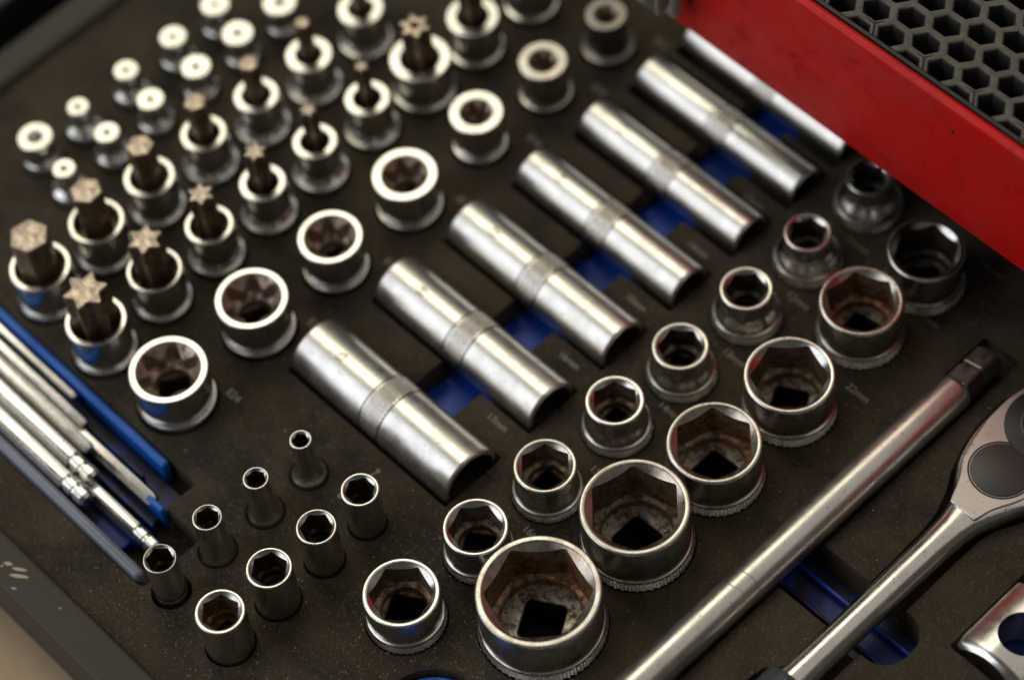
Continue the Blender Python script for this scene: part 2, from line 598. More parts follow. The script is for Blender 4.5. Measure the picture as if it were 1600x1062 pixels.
def boolean_cut(target, cuts):
    """difference in batches of cutters that do not touch each other"""
    def bb(v):
        return (min(p[0] for p in v), max(p[0] for p in v), min(p[1] for p in v), max(p[1] for p in v))
    batches = []
    for v, f in cuts:
        b = bb(v)
        for bt in batches:
            if all(b[1] < o[0] - .1 or b[0] > o[1] + .1 or b[3] < o[2] - .1 or b[2] > o[3] + .1 for o in bt['bb']):
                break
        else:
            bt = {'bb': [], 'v': [], 'f': []}
            batches.append(bt)
        o = len(bt['v'])
        bt['bb'].append(b)
        bt['v'] += v
        bt['f'] += [tuple(i + o for i in q) for q in f]
    for bt in batches:
        c = link_mesh('cutter', bt['v'], bt['f'], M['foam'], None, smooth=0)
        bm = bmesh.new()
        bm.from_mesh(c.data)
        bmesh.ops.recalc_face_normals(bm, faces=bm.faces)
        bm.to_mesh(c.data)
        bm.free()
        md = target.modifiers.new('cut', 'BOOLEAN')
        md.operation = 'DIFFERENCE'
        md.solver = 'EXACT'
        md.object = c
        bpy.context.view_layer.update()
        dg = bpy.context.evaluated_depsgraph_get()
        me = bpy.data.meshes.new_from_object(target.evaluated_get(dg))
        target.modifiers.clear()
        old = target.data
        target.data = me
        bpy.data.meshes.remove(old)
        cm = c.data
        bpy.data.objects.remove(c)
        bpy.data.meshes.remove(cm)


boolean_cut(foam, cut_objs)
foam.data.name = 'foam_insert'
bm = bmesh.new()
bm.from_mesh(foam.data)
bmesh.ops.remove_doubles(bm, verts=bm.verts, dist=0.00002)
eds = [e for e in bm.edges if len(e.link_faces) == 2 and all(abs(v.co.z) < 1e-5 for v in e.verts) and e.calc_face_angle(0) > 1.0]
bmesh.ops.bevel(bm, geom=eds, offset=0.45 * MM, segments=2, affect='EDGES', profile=0.5, clamp_overlap=True)
bm.to_mesh(foam.data)
bm.free()
foam.data.shade_smooth()
foam.data.set_sharp_from_angle(angle=math.radians(50))

# --- printed sizes on the foam, reading along +X
def print_size(txt, x, y, size=3.6, align='CENTER'):
    cu = bpy.data.curves.new('size_mark', 'FONT')
    cu.body = txt
    cu.size = size * MM
    cu.align_x = align
    cu.align_y = 'CENTER'
    tmp = bpy.data.objects.new('size_mark', cu)
    col.objects.link(tmp)
    dg = bpy.context.evaluated_depsgraph_get()
    me = bpy.data.meshes.new_from_object(tmp.evaluated_get(dg))
    bpy.data.objects.remove(tmp)
    bpy.data.curves.remove(cu)
    me.materials.clear()
    me.materials.append(M['print'])
    me.name = 'size_mark'
    o = bpy.data.objects.new('size_mark', me)
    col.objects.link(o)
    o.parent = foam
    o.location = (x * MM, y * MM, 0.06 * MM)


for (x, y, _), s in list(zip(HALF, ('18', '16', '15', '14', '13', '12', '11', '10')))[1:]:
    print_size(s + 'mm', x + 3.4, y + 15.6, align='LEFT')
for (x, y, _), s in list(zip(LARGE, ('30', '27', '24', '22', '21', '19')))[3:]:
    print_size(s + 'mm', x + 8.0, y + 18.2, align='LEFT')
for (x, y, _, _), s in zip(ETORX, ('E24', 'E20', 'E18', 'E16', 'E14', 'E12', 'E11')):
    print_size(s, x + 12.2, y + 13.4, 3.8)
for (y, r), s in zip(DEEP[1:], ('17', '16', '15', '14', '13', '12')):
    print_size(s + 'mm', 19.2, y - 15.2, 3.4)
for (x, y, _, _), s in zip(SMALL_B, ('8', '9', '10', '11')):
    print_size(s, x - 13.5, y + 1.2, 4.0)
print_size('7', 4.5, -64.5, 4.0)

# ------------------------------------------------------------------ sockets


def bore(parent, rc, a, z, depth, rot, mat, floor_r, sq, k=0.75, fmat=None, cmat=None):
    """hexagonal opening: cone lead-in, hexagon, ledge, round well, square drive hole"""
    hr = hexr(a)
    rs = [polar(lambda t: rc, z, rot),
          polar(lambda t: hr(t) + (rc - hr(t)) * 0.5, lambda t, r: z - (rc - r) * k, rot),
          polar(hr, lambda t, r: z - (rc - r) * k, rot)]
    v, f = rings(rs)
    link_mesh('lead_in', v, f, cmat or M['chrome'], parent, 30, flip=True)
    rs = [polar(hr, lambda t, r: z - (rc - r) * k, rot),
          polar(hr, lambda t, r: z - (rc - r) * k - 0.25 * (depth - 3), rot),
          polar(hr, z - depth, rot)]
    rs += [polar(lambda t: min(floor_r + 0.5, a * 0.97), z - depth - 0.35, rot),
           polar(lambda t: floor_r, z - depth - 0.8, rot),
           polar(lambda t: floor_r * 0.97, z - depth - 3.2, rot)]
    v, f = rings(rs)
    o = link_mesh('hex_opening', v, f, mat, parent, 30, flip=True)
    sr = sqr(sq)
    zf = z - depth - 3.2
    sa = rot + math.radians(30)
    rs = [polar(lambda t: floor_r * 0.97, zf, sa), polar(lambda t: sr(t) + 0.4, zf - 0.1, sa),
          polar(sr, zf - 0.5, sa)]
    v, f = rings(rs, False, False)
    link_mesh('bore_floor', v, f, fmat or mat, o, 30, flip=True)
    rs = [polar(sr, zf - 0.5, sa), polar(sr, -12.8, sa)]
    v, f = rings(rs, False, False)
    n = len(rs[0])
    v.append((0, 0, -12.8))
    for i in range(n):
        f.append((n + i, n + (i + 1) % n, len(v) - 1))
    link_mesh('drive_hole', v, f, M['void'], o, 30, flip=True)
    return o


def support(prof, d=0.12, lim=1.0):
    """extra loops next to both ends of long profile segments, so bevels keep their shading to themselves"""
    out = [prof[0]]
    for (a0, b0), (a1, b1) in zip(prof, prof[1:]):
        L = math.hypot(a1 - a0, b1 - b0)
        if L > lim:
            t = d / L
            out.append((a0 + (a1 - a0) * t, b0 + (b1 - b0) * t))
            out.append((a1 + (a0 - a1) * t, b1 + (b0 - b1) * t))
        out.append((a1, b1))
    return out


def outer(parent, prof, mat, name='body'):
    v, f = rings([circ(r, z) for r, z in support(prof)])
    return link_mesh(name, v, f, mat, parent, 32)


def rim_prof(r, rc, z, b=0.55):
    p = []
    for i in range(6):
        a = PI / 2 * i / 5
        p.append((r - b + b * math.cos(a), z - b + b * math.sin(a)))
    p.append((rc + 0.28, z))
    p.append((rc + 0.06, z - 0.10))
    p.append((rc, z - 0.25))
    return p


ORD = ['first', 'second', 'third', 'fourth', 'fifth', 'sixth', 'seventh', 'eighth', 'ninth']

# 1/4 inch sockets
lab_a = ['tiny chrome socket with the narrowest neck, next to the large lying deep socket',
         'small flanged chrome socket, second in the flanged row after the tiniest one',
         'small flanged chrome socket, third and last in the flanged row',
         'slim chrome socket beside the end of the blue key holder, last of the narrow row']
rot_a = [46, 30, 16, 46]
for i, (x, y, r, ri) in enumerate(SMALL_A):
    h = 20.5
    e = empty('small_socket', x, y, 0, lab_a[i], 'socket', 'narrow quarter inch sockets')
    fl = 6.0 if i < 3 else 5.4
    prof = [(fl - .3, -12.8), (fl - .3, 0.9), (fl - .45, 1.2)]
    for q in range(9):
        s = q / 8
        prof.append((r + 0.35 * (1 - s) + (fl - 0.5 - r - 0.35) * (1 - s) ** (3.0 if i < 3 else 1.0), 1.3 + s * 7.5))
    prof += [(r, 9.5)] + rim_prof(r, ri * 1.14, h, 0.3)
    outer(e, prof, M['chrome'])
    if i < 3:
        knurl_band('knurled_flange', fl, -1.0, 1.5, 84, 4, 0.16, e, M['knurl'])
    bore(e, ri * 1.14, ri * 0.96, h - 0.25, 8, math.radians(rot_a[i]), M['bore_dark'], ri * 0.8, ri * 0.5)

lab_b = ['slender chrome socket with bluish black bore beside the lying deep sockets',
         'plain chrome small socket with black bore, second of the wider small row',
         'plain chrome small socket with brownish bore, third of the wider small row',
         'plain chrome small socket with orange rust inside, nearest the dark case rim']
rot_b = [60, 46, 10, 16]
bm_b = ['bore_dark', 'bore_dark', 'bore_dark', 'bore_rusty']
for i, (x, y, r, ri) in enumerate(SMALL_B):
    h = 20.5
    e = empty('small_socket', x, y, 0, lab_b[i], 'socket', 'wider quarter inch sockets')
    prof = [(r - .6, -12.8), (r - .25, -5), (r - 0.1, 0), (r, 6)] + rim_prof(r, ri * 1.09, h, 0.4)
    outer(e, prof, M['chrome'])
    bore(e, ri * 1.09, ri * 0.91, h - 0.25, 9, math.radians(rot_b[i]), M[bm_b[i]], ri * 0.82, ri * 0.5)

# 1/2 inch sockets, inner row
lab_h = ['chrome socket with bright rim and brown bore, standing alone left of the biggest socket',
         'chrome socket beside the printed 16, left of the biggest socket',
         'chrome socket with scuffed rim at the tip of the largest lying deep socket',
         'chrome socket with clean thin rim, fourth in the inner half inch row',
         'flared chrome socket with dark bore, fifth in the inner half inch row',
         'flared chrome socket with creamy rim, sixth in the inner half inch row',
         'small flared chrome socket, second from the red panel in the inner row',
         'small flared dark socket partly hidden under the red panel']
rot_h = [46, 50, 16, 16, 40, 46, 62, 30]
for i, (x, y, r) in enumerate(HALF):
    h = 16.0
    e = empty('half_inch_socket', x, y, 0, lab_h[i], 'socket', 'inner row of half inch sockets')
    rb = max(r + 0.25, 11.0)
    rc = r * (0.865 if i < 3 else 0.83)
    prof = [(rb - .2, -12.8), (rb - .1, 3.5), (rb - .1, 3.85), (rb - .5, 4.05)]
    for q in range(9):
        s = q / 8
        prof.append((r - .05 + (rb - 0.6 - r) * (1 - smoothstep(s)), 4.1 + s * 6))
    prof += rim_prof(r, rc, h)
    outer(e, prof, M['chrome_worn' if i in (2, 4) else 'chrome'])
    knurl_band('knurled_band', rb + .36, -0.8, 3.8, 84, 6, 0.42, e, M['knurl'])
    bore(e, rc, rc * 0.845, h - 0.25, 9 if i < 5 else 10, math.radians(rot_h[i]), M['bore' if i < 4 else 'bore_dark'], rc * 0.70, min(6.4, rc * 0.55), 0.75, None, M['chrome_worn' if i in (2, 4) else 'chrome'])

# 1/2 inch sockets, large row
lab_l = ['biggest chrome socket, nearest the camera, with square drive hole visible inside',
         'second biggest chrome socket with grimy bore and square hole, between two large ones',
         'large chrome socket with reddish brown rusty bore',
         'large chrome socket with clean shiny rim, beside the long bar',
         'large chrome socket with tan rim, second from the red panel',
         'large dull chrome socket closest to the red panel']
rot_l = [46, 16, 16, 44, 22, 56]
mat_l = ['bore_rusty', 'bore', 'bore_rusty', 'bore', 'bore_rusty', 'bore_dark']
for i, (x, y, r) in enumerate(LARGE):
    h = 21.0 if i < 2 else (18.5 if i < 4 else 18.0)
    e = empty('large_socket', x, y, 0, lab_l[i], 'socket', 'row of large half inch sockets')
    rc = r * (0.89 if i < 3 else 0.885)
    rb = r + 0.35
    prof = [(rb - .2, -12.8), (rb - .1, 3.7), (rb - .1, 4.0), (r - .2, 4.25), (r - .05, 7), (r, 9)] + rim_prof(r, rc, h, 0.7)
    outer(e, prof, M['chrome_worn' if i in (0, 1, 2, 4) else 'chrome'])
    knurl_band('knurled_band', rb + .42, -0.8, 4.0, int(r * 5.6) // 2 * 2, 6, 0.5, e, M['knurl'])
    bore(e, rc, rc * 0.85, h - 0.25, 15.5 if i < 2 else 13.0, math.radians(rot_l[i]), M[mat_l[i]], rc * 0.76, (6.5, 6.0, 5.6, 5.6, 5.4, 5.2)[i], 0.8, M['floor_steel'], M['rim_rusty'] if i in (0, 1, 2, 4) else M['chrome'])

# E-torx sockets
lab_e = ['biggest star bore socket with thick bright rim, nearest the blue key holder',
         'second biggest star bore socket with bright rim',
         'star bore socket with a shadow notch in its bright rim, third in its row',
         'star bore socket with wide creamy rim at the rear of the second lying deep socket',
         'star bore socket with small brown bore, fifth in its row',
         'small star bore socket with pinkish rim, sixth in its row',
         'narrow necked star bore socket at the far end of its row, near the grey bracket']
for i, (x, y, r, ri) in enumerate(ETORX):
    h = 18.0
    e = empty('star_socket', x, y, 0, lab_e[i], 'socket', 'row of star bore sockets')
    rb = max(r + 0.1, 9.3)
    prof = [(rb, -12.8), (rb, 1.7), (rb - .2, 2.1), (rb - 1.0, 2.3), (min(r - .35, rb - 1.2), 2.9), (r - .3, 7)] + rim_prof(r, ri, h, 0.5)
    outer(e, prof, M['chrome_bright' if i < 5 else ('chrome_worn' if i == 5 else 'dark_chrome')])  # last socket: the bracket's shade is put into a darker chrome
    st = star(ri * 0.99, 0.33)
    ro = math.radians(12 + 7 * i)
    rs = [polar(lambda t: ri, h - .25, ro), polar(st, lambda t, q: h - 0.5 - (ri - q) * 0.9, ro), polar(st, h - 8.5, ro),
          polar(lambda t: ri * 0.68, h - 9.2, ro), polar(lambda t: ri * 0.62, h - 9.8, ro), polar(lambda t: ri * 0.6, h - 13, ro)]
    v, f = rings(rs)
    o = link_mesh('star_opening', v, f, M['star_steel'], e, 32, flip=True)
    q = min(6.3, ri * 0.5)
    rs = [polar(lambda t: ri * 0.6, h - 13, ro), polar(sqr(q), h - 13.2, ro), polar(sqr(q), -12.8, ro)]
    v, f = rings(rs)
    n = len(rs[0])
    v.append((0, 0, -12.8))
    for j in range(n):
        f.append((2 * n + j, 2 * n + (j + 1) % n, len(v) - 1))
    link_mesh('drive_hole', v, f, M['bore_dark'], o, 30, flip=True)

# bit sockets
def bit_socket(x, y, r, ri, rb, kind, label, group, hole=0.0, rot=0.2):
    h = 18.0
    e = empty('bit_socket', x, y, 0, label, 'bit socket', group)
    fl = max(r, 9.0) + 0.7
    prof = [(fl - .3, -12.8), (fl, 0.2), (fl, 1.9), (fl - .3, 2.4), (fl - 1.4, 2.7), (r - .4, 3.6), (r - .3, 7)] + rim_prof(r, ri, h, 0.5)
    outer(e, prof, M['chrome_bright'])
    rs = [circ(ri, h - .25), circ(ri - .25, h - .7), circ(ri - .3, h - 7)]
    v, f = rings(rs)
    n = N
    v.append((0, 0, h - 7))
    for j in range(n):
        f.append((2 * n + j, 2 * n + (j + 1) % n, len(v) - 1))
    link_mesh('recess', v, f, M['bore_rusty' if ri > 6 else 'bore_dark'], e, 30, flip=True)
    fn = {'hex': hexr(rb * 0.93, 0.965), 'star': spike(rb, 0.34)}[kind]
    zt = h + 17.0
    rs = [polar(fn, h - 6.5, rot), polar(fn, zt - 1.2, rot), polar(lambda t: fn(t) - 0.08, zt - 0.6, rot)]
    v, f = rings(rs)
    shank = link_mesh(kind + '_bit', v, f, M['bit_dark'], e, 32)
    rs = [polar(lambda t: fn(t) - 0.08, zt - 0.6, rot), polar(lambda t: fn(t) - 0.3, zt - 0.12, rot), polar(lambda t: max(0.3, fn(t) - 0.75), zt, rot), polar(lambda t: max(0.2, fn(t) * .5), zt + 0.04, rot)]
    if hole:
        rs += [polar(lambda t: hole, zt, rot), polar(lambda t: hole, zt - 6, rot)]
    v, f = rings(rs)
    v.append((0, 0, zt - (6 if hole else 0)))
    b = (len(rs) - 1) * n
    for j in range(n):
        f.append((b + j, b + (j + 1) % n, len(v) - 1))
    link_mesh('tip', v, f, M['bit'], shank, 32)


lab_hb = ['bit socket with the thickest hexagonal bit, at the near end of its row',
          'bit socket with thick hexagonal bit, second from the blue holder',
          'bit socket with medium hexagonal bit, third from the blue holder',
          'bit socket with medium hexagonal bit, fourth from the blue holder',
          'blurred bit socket with thin hexagonal bit, fifth from the blue holder',
          'blurred bit socket with thin reddish hexagonal bit, sixth from the blue holder',
          'blurred hexagonal bit socket cut by the top edge of the picture']
for i, (x, y, r, ri, rb) in enumerate(HEXB):
    bit_socket(x, y, r, ri, rb, 'hex', lab_hb[i], 'row of hexagonal bit sockets', rot=0.35 + 0.3 * i)
lab_tb = ['bit socket with the biggest six pointed star bit, nearest the blue key holder',
          'bit socket with large six pointed star bit, second from the blue key holder',
          'bit socket with medium star bit, third from the blue key holder',
          'bit socket with small star bit, fourth from the blue key holder',
          'bit socket with thin star bit, fifth from the blue key holder',
          'bit socket with the thinnest star bit, sixth from the blue key holder',
          'wide bit socket whose star bit has a round hole in its tip',
          'blurred wide star bit socket at the top edge, right of the holed one',
          'blurred star bit socket of which only the dark base shows at the top edge']
rt = [0.05, 0.25, 0.42, 0.2, 0.6, 0.3, 0.5, 0.2, 0.4]
for i, (x, y, r, ri, rb) in enumerate(TORXB):
    bit_socket(x, y, r, ri, rb, 'star', lab_tb[i], 'row of star bit sockets', hole=1.6 if i == 6 else 0.0, rot=rt[i])

# small round topped sockets at the far left
def tiny(x, y, r, hole, label, group):
    h = 14.5
    e = empty('round_top_socket', x, y, 0, label, 'socket', group)
    fl = 6.3
    rn = r - 0.45
    prof = [(fl, -12.8), (fl, 3.6), (fl - .25, 4.1), (fl - .9, 4.5), (rn + .5, 5.6), (rn, 7), (rn, h - 4.5), (r - .25, h - 3.2), (r, h - 2.6), (r, h - .6), (r - .12, h - .12), (r - .4, h), (hole + .25, h),  (hole, h - .15), (hole, h - 5)]
    prof = support(prof)
    v, f = rings([circ(a, b, 48) for a, b in prof])
    v.append((0, 0, h - 5))
    b = (len(prof) - 1) * 48
    for j in range(48):
        f.append((b + j, b + (j + 1) % 48, len(v) - 1))
    link_mesh('body', v, f, M['chrome_bright'], e, 18)
    knurl_band('knurled_band', fl + .12, 0.2, 3.2, 72, 4, 0.16, e, M['knurl'])


la = ['small chrome socket with round hole in its bright top, leftmost of the round topped ones',
      'smallest round topped chrome socket, outer row beside the holed one',
      'round topped chrome socket with pin hole, third in the outer row',
      'round topped chrome socket with pin hole, fourth in the outer row',
      'round topped chrome socket at the top edge, end of the outer row']
lb = ['small round topped chrome socket directly behind the thick hexagonal bit',
      'round topped chrome socket, second in the inner row of round tops',
      'round topped chrome socket, third in the inner row of round tops',
      'round topped chrome socket, fourth in the inner row of round tops',
      'round topped chrome socket, fifth in the inner row of round tops',
      'round topped chrome socket at the top edge, end of the inner row']
for t, l in zip(TINY_A, la):
    tiny(t[0], t[1], t[2], max(1.15, t[3] * 1.4), l, 'outer row of round topped sockets')
for t, l in zip(TINY_B, lb):
    tiny(t[0], t[1], t[2], max(1.25, t[3] * 1.5), l, 'inner row of round topped sockets')

# ------------------------------------------------------------------ deep sockets lying in their beds (axis along X)
lab_d = ['largest deep chrome socket lying nearest the small sockets, with knurled middle band',
         'second lying deep chrome socket from the camera, with stamped marks',
         'third lying deep chrome socket from the camera',
         'fourth lying deep chrome socket from the camera',
         'fifth lying deep chrome socket, slimmer and blurred',
         'slim lying deep chrome socket, second from the red panel',
         'slimmest lying deep chrome socket, half hidden by the red panel']
for i, (y, r) in enumerate(DEEP):
    e = empty('deep_socket', (DX0 + DX1) / 2, y, 0, lab_d[i], 'deep socket', 'deep sockets lying in the foam')
    cx = (DX0 + DX1) / 2
    L = (DX1 - DX0) / 2
    k0, k1 = -11.6 - cx, -3.6 - cx

    def ring_x(rr, x, n=N):
        return [(x, rr * math.cos(2 * PI * j / n), DZ + rr * math.sin(2 * PI * j / n)) for j in range(n)]
    rr = r - 0.15
    prof = [(r * 0.55, -L), (rr - .9, -L), (rr - .35, -L + .2), (rr, -L + .9), (rr, k0 - .7), (rr - .35, k0 - .35), (rr - .35, k0)]
    v, f = rings([ring_x(a, b) for a, b in support(prof)])
    link_mesh('drive_end', v, f, M['deep_chrome'], e, 32, flip=True)
    rc = r * 0.84
    prof = [(r - .5, k1), (r - .5, k1 + .3), (r, k1 + .8), (r, L - .9), (r - .3, L - .25), (r - .8, L), (rc + .1, L), (rc, L - .25)]
    v, f = rings([ring_x(a, b) for a, b in support(prof)])
    link_mesh('socket_end', v, f, M['deep_chrome'], e, 32, flip=True)
    kb = knurl_band('knurled_band', r - .1, k0, k1, int(r * 9) // 2 * 2, 14, 0.085, e, M['knurl_bright'], axis='X')
    kb.location = (0, 0, DZ * MM)
    hr = hexr(rc * 0.875)
    rs = []
    for fn, x in ((lambda t: rc, L - .25), (hr, None), (hr, L - 16), (lambda t: 0.4, L - 17)):
        ring = []
        for t in TH:
            q = fn(t)
            xx = L - .25 - (rc - q) * 0.8 if x is None else x
            ring.append((xx, q * math.cos(t), DZ + q * math.sin(t)))
        rs.append(ring)
    v, f = rings(rs)
    link_mesh('hex_opening', v, f, M['bore_dark'], e, 30)
    if i < 5:
        # stamped size marks: shallow dark dots of lettering on the drive end
        cu = bpy.data.curves.new('stamp', 'FONT')
        cu.body = ('17', '16', '15', '14', '13')[i]
        cu.size = 4.4 * MM
        cu.align_x = 'CENTER'
        cu.align_y = 'CENTER'
        tmp = bpy.data.objects.new('stamp', cu)
        col.objects.link(tmp)
        dg = bpy.context.evaluated_depsgraph_get()
        me = bpy.data.meshes.new_from_object(tmp.evaluated_get(dg))
        bpy.data.objects.remove(tmp)
        bpy.data.curves.remove(cu)
        bm = bmesh.new()
        bm.from_mesh(me)
        bmesh.ops.triangulate(bm, faces=bm.faces)
        bmesh.ops.subdivide_edges(bm, edges=bm.edges, cuts=1)
        R2 = (rr + 0.04) * MM
        for vt in bm.verts:
            u, vv = vt.co.x, vt.co.y
            # reading across the cylinder: text x -> around, text y -> along the axis
            a = PI / 2 + 0.12 - u / R2
            vt.co = Vector((vv + (-L + 15) * MM, R2 * math.cos(a), DZ * MM + R2 * math.sin(a)))
        bm.to_mesh(me)
        bm.free()
        me.materials.clear()
        me.materials.append(M['bore_dark'])
        me.name = 'stamped_mark'
        o = bpy.data.objects.new('stamped_mark', me)
        col.objects.link(o)
        o.parent = e

# ------------------------------------------------------------------ long extension bar (axis along Y)
BX, BZ, BR = 117.4, 2.6, 6.1
bar = empty('extension_bar', BX, 0, 0, 'long round chrome extension bar lying in a foam groove', 'extension bar')


def ring_y(rr, y, zc, n=64, fn=None):
    out = []
    for j in range(n):
        t = 2 * PI * j / n
        q = fn(t) if fn else rr
        out.append((q * math.cos(t), y, zc + q * math.sin(t)))
    return out


prof = [(BR, -230), (BR, -20), (BR - .07, -19.8), (BR - .07, -19.2), (BR, -19), (BR, -14), (BR - .06, -13.9), (BR - .06, -13.5), (BR, -13.4), (BR + .01, 40), (BR, 80.5), (BR - .3, 81.6), (BR - 1.1, 82.2)]
v, f = rings([ring_y(a, b, BZ) for a, b in support(prof)])
link_mesh('shaft', v, f, M['deep_chrome'], bar, 32)
sq4 = sqr(4.2)
sfn = lambda t: sq4(t + 0.5)
rs = [ring_y(0, 82.2, BZ, fn=lambda t: BR - 1.1), ring_y(0, 82.6, BZ, fn=sfn), ring_y(0, 88.3, BZ, fn=sfn), ring_y(0, 88.6, BZ, fn=lambda t: sfn(t) * .94), ring_y(0, 90.2, BZ, fn=lambda t: sfn(t) * .94), ring_y(0, 90.5, BZ, fn=sfn),
      ring_y(0, 97.0, BZ, fn=sfn), ring_y(0, 98.2, BZ, fn=lambda t: sfn(t) * .86)]
v, f = rings(rs, False, True)
link_mesh('square_drive', v, f, M['dark_chrome'], bar, 25)
# ------------------------------------------------------------------ ratchet
M['grip'] = plastic('slate_grip', (0.06, 0.075, 0.09), 0.4)
rat = empty('ratchet', 149.5, 0, 0, 'chrome ratchet handle with round dark selector plate on its head', 'ratchet')
def resample(pts, n):
    P = [Vector(p) for p in pts] + [Vector(pts[0])]
    L = [0]
    for a, b in zip(P, P[1:]):
        L.append(L[-1] + (b - a).length)
    out = []
    for i in range(n):
        d = L[-1] * i / n
        k = max(j for j in range(len(L) - 1) if L[j] <= d)
        t = (d - L[k]) / max(1e-9, L[k + 1] - L[k])
        q = P[k].lerp(P[k + 1], t)
        out.append((q.x, q.y))
    return out


def smooth_poly(p, it):
    for _ in range(it):
        p = [((p[i - 1][0] + 2 * p[i][0] + p[(i + 1) % len(p)][0]) / 4, (p[i - 1][1] + 2 * p[i][1] + p[(i + 1) % len(p)][1]) / 4) for i in range(len(p))]
    return p


# one lofted body: round handle that spreads into the flat pear shaped head
LW = [(-29, -5.6, 5.9, 2.0), (-26, -5.2, 5.4, 2.0), (-20, -5.0, 5.2, 2.0), (0, -5.05, 5.25, 2.0), (20, -5.2, 5.4, 2.0), (34, -5.3, 5.6, 2.0), (42, -5.6, 6.0, 2.1), (47, -6.2, 6.7, 2.3),
      (51, -7.6, 8.0, 2.8), (54, -9.3, 9.2, 3.4), (57, -11.4, 10.4, 4.2), (60, -13.4, 11.7, 5.0), (62, -14.3, 12.6, 5.5), (66, -15.6, 14.0, 6), (71, -16.9, 15.2, 6), (77, -17.7, 16.2, 6), (84, -17.9, 16.8, 6), (91, -17.3, 16.6, 6), (97, -15.6, 15.2, 6), (102, -12.8, 12.6, 6), (106, -8.6, 8.6, 6), (108.5, -3.0, 3.2, 6)]
rs = []
for (y, xl, xr, ex) in LW:
    c, hw = (xl + xr) / 2, (xr - xl) / 2
    hz = 5.3
    ring = []
    for j in range(96):
        t = 2 * PI * j / 96
        ct, st = math.cos(t), math.sin(t)
        px = hw * math.copysign(abs(ct) ** (2 / ex), ct)
        pz = hz * math.copysign(abs(st) ** (2 / ex), st)
        ring.append((c + px, y, 1.8 + pz))
    rs.append(ring)
v, f = rings(rs, True, True)
rb_ = link_mesh('body', v, f, M['chrome_bright'], rat, 55)
hp = smooth_poly(resample([(x - 149.5, y) for x, y in RATCH if y >= 45.5], 160), 3)
rs = [[(x, y, z) for x, y in offset_poly(hp, d)] for d, z in ((-1.5, 5.0), (-1.5, 7.3), (-1.75, 7.5))]
v, f = rings(rs, False, True)
link_mesh('cover_plate', v, f, M['plate'], rat, 30)
prof = [(5.7, -28.6), (6.2, -29.2), (8.0, -30.2), (8.3, -31.5), (8.3, -90)]
v, f = rings([ring_y(a, b, 1.0) for a, b in prof])
link_mesh('grip', v, f, M['grip'], rat, 40, flip=True)


def disc(name, x, y, r, z0, z1, mat, parent, bev=0.5, hole=None):
    pr = [(r, z0), (r, z1 - bev), (r - bev * .3, z1 - bev * .3), (r - bev, z1)]
    if hole:
        pr += [(hole + .4, z1), (hole, z1 - .4), (hole, z0 + .2)]
    rs = [[(x + a, y + b, c) for a, b, c in circ(q, z, 72)] for q, z in pr]
    v, f = rings(rs, False, not hole)
    return link_mesh(name, v, f, mat, parent, 35)


def ring_groove(name, x, y, r, z, mat, parent):
    rs = [[(x + a, y + b, c) for a, b, c in circ(q, zz, 72)] for q, zz in ((r + .35, z), (r + .1, z + .03), (r - .25, z))]
    v, f = rings(rs)
    return link_mesh(name, v, f, mat, parent, 35)


M['selector'] = plastic('dark_selector', (0.085, 0.075, 0.07), 0.42)
disc('selector_plate', -1.2, 66.3, 9.6, 5.0, 8.0, M['selector'], rat, 0.6)
ring_groove('plate_seam', -1.2, 66.3, 10.0, 7.55, M['dark'], rat)
disc('pin', -2.6, 76.2, 0.9, 7.0, 8.1, M['void'], rat, 0.2)
disc('drive_cover', -0.5, 88.5, 14.2, 5.0, 8.4, M['dark'], rat, 0.7)
disc('cover_ring', -0.5, 88.5, 9.4, 7.5, 9.1, M['selector'], rat, 0.5, hole=8.0)
disc('cover_screw', -0.5, 88.5, 6.5, 7.5, 8.9, M['dark'], rat, 0.5)

# ------------------------------------------------------------------ coupling with a cross hole, bottom right (axis along Y)
cp = empty('coupling', 187.8, 27, 0, 'short chrome coupling with a big round cross hole in the foam', 'coupling')
CR = 22.0
CZ = -15.8
nu, nv = 48, 30
HR, HX, HY = 7.2, 1.0, 1.5
vs, fs = [], []
# upper shell of a cylinder with a saddle shaped end and a vertical hole: polar patch around the hole
def edge_pt(a):
    """outline of the shell in plan, as seen from the hole centre at angle a"""
    ca, sa = math.cos(a), math.sin(a)
    t = 0.0
    best = 60
    for s in range(1, 600):
        t = s * 0.05
        x, y = HX + t * ca, HY + t * sa
        if abs(x) > 12.0 or y > 15.5 or y < -13.0 + 1.3 * math.cos(x / 12 * PI / 2):
            return t
    return best
rs = []
NA = 120
for j in range(12):
    s = j / 11
    ring = []
    for i in range(NA):
        a = 2 * PI * i / NA
        t1 = edge_pt(a)
        t = HR + (t1 - HR) * s
        x, y = HX + t * math.cos(a), HY + t * math.sin(a)
        dd = max(0.0, min(1.0, (y + 13.0) / 4.5))
        z = CZ + math.sqrt(max(0.0, CR * CR - x * x)) - 4.6 * (1 - math.sqrt(1 - (1 - dd) ** 2))
        ring.append((x, y, max(z, -4.2)))
    rs.append(ring)
inner = [[(x, y, -12) for x, y, z in rs[0]], [(HX + (x - HX) * .985, HY + (y - HY) * .985, z - 0.6) for x, y, z in rs[0]]]
outer_r = [[(x, y, z - .6) for x, y, z in rs[-1]], [(x, y, -4.4) for x, y, z in rs[-1]]]
v, f = rings(inner[:1] + inner[1:] + rs + outer_r)
link_mesh('body', v, f, M['chrome_bright'], cp, 38)

# ------------------------------------------------------------------ blue holder with hexagon keys, far left (along X)
hd = empty('key_holder', -150, -125, -11, 'bright blue plastic holder for the hexagon keys at the left edge', 'key holder')


def hb(name, dims, mat, bev=0.6):
    x0, x1, y0, y1, z0, z1 = dims
    return bbox(name, (x0 + 150, x1 + 150, y0 + 125, y1 + 125, z0 + 11, z1 + 11), mat, hd, bev, 3)


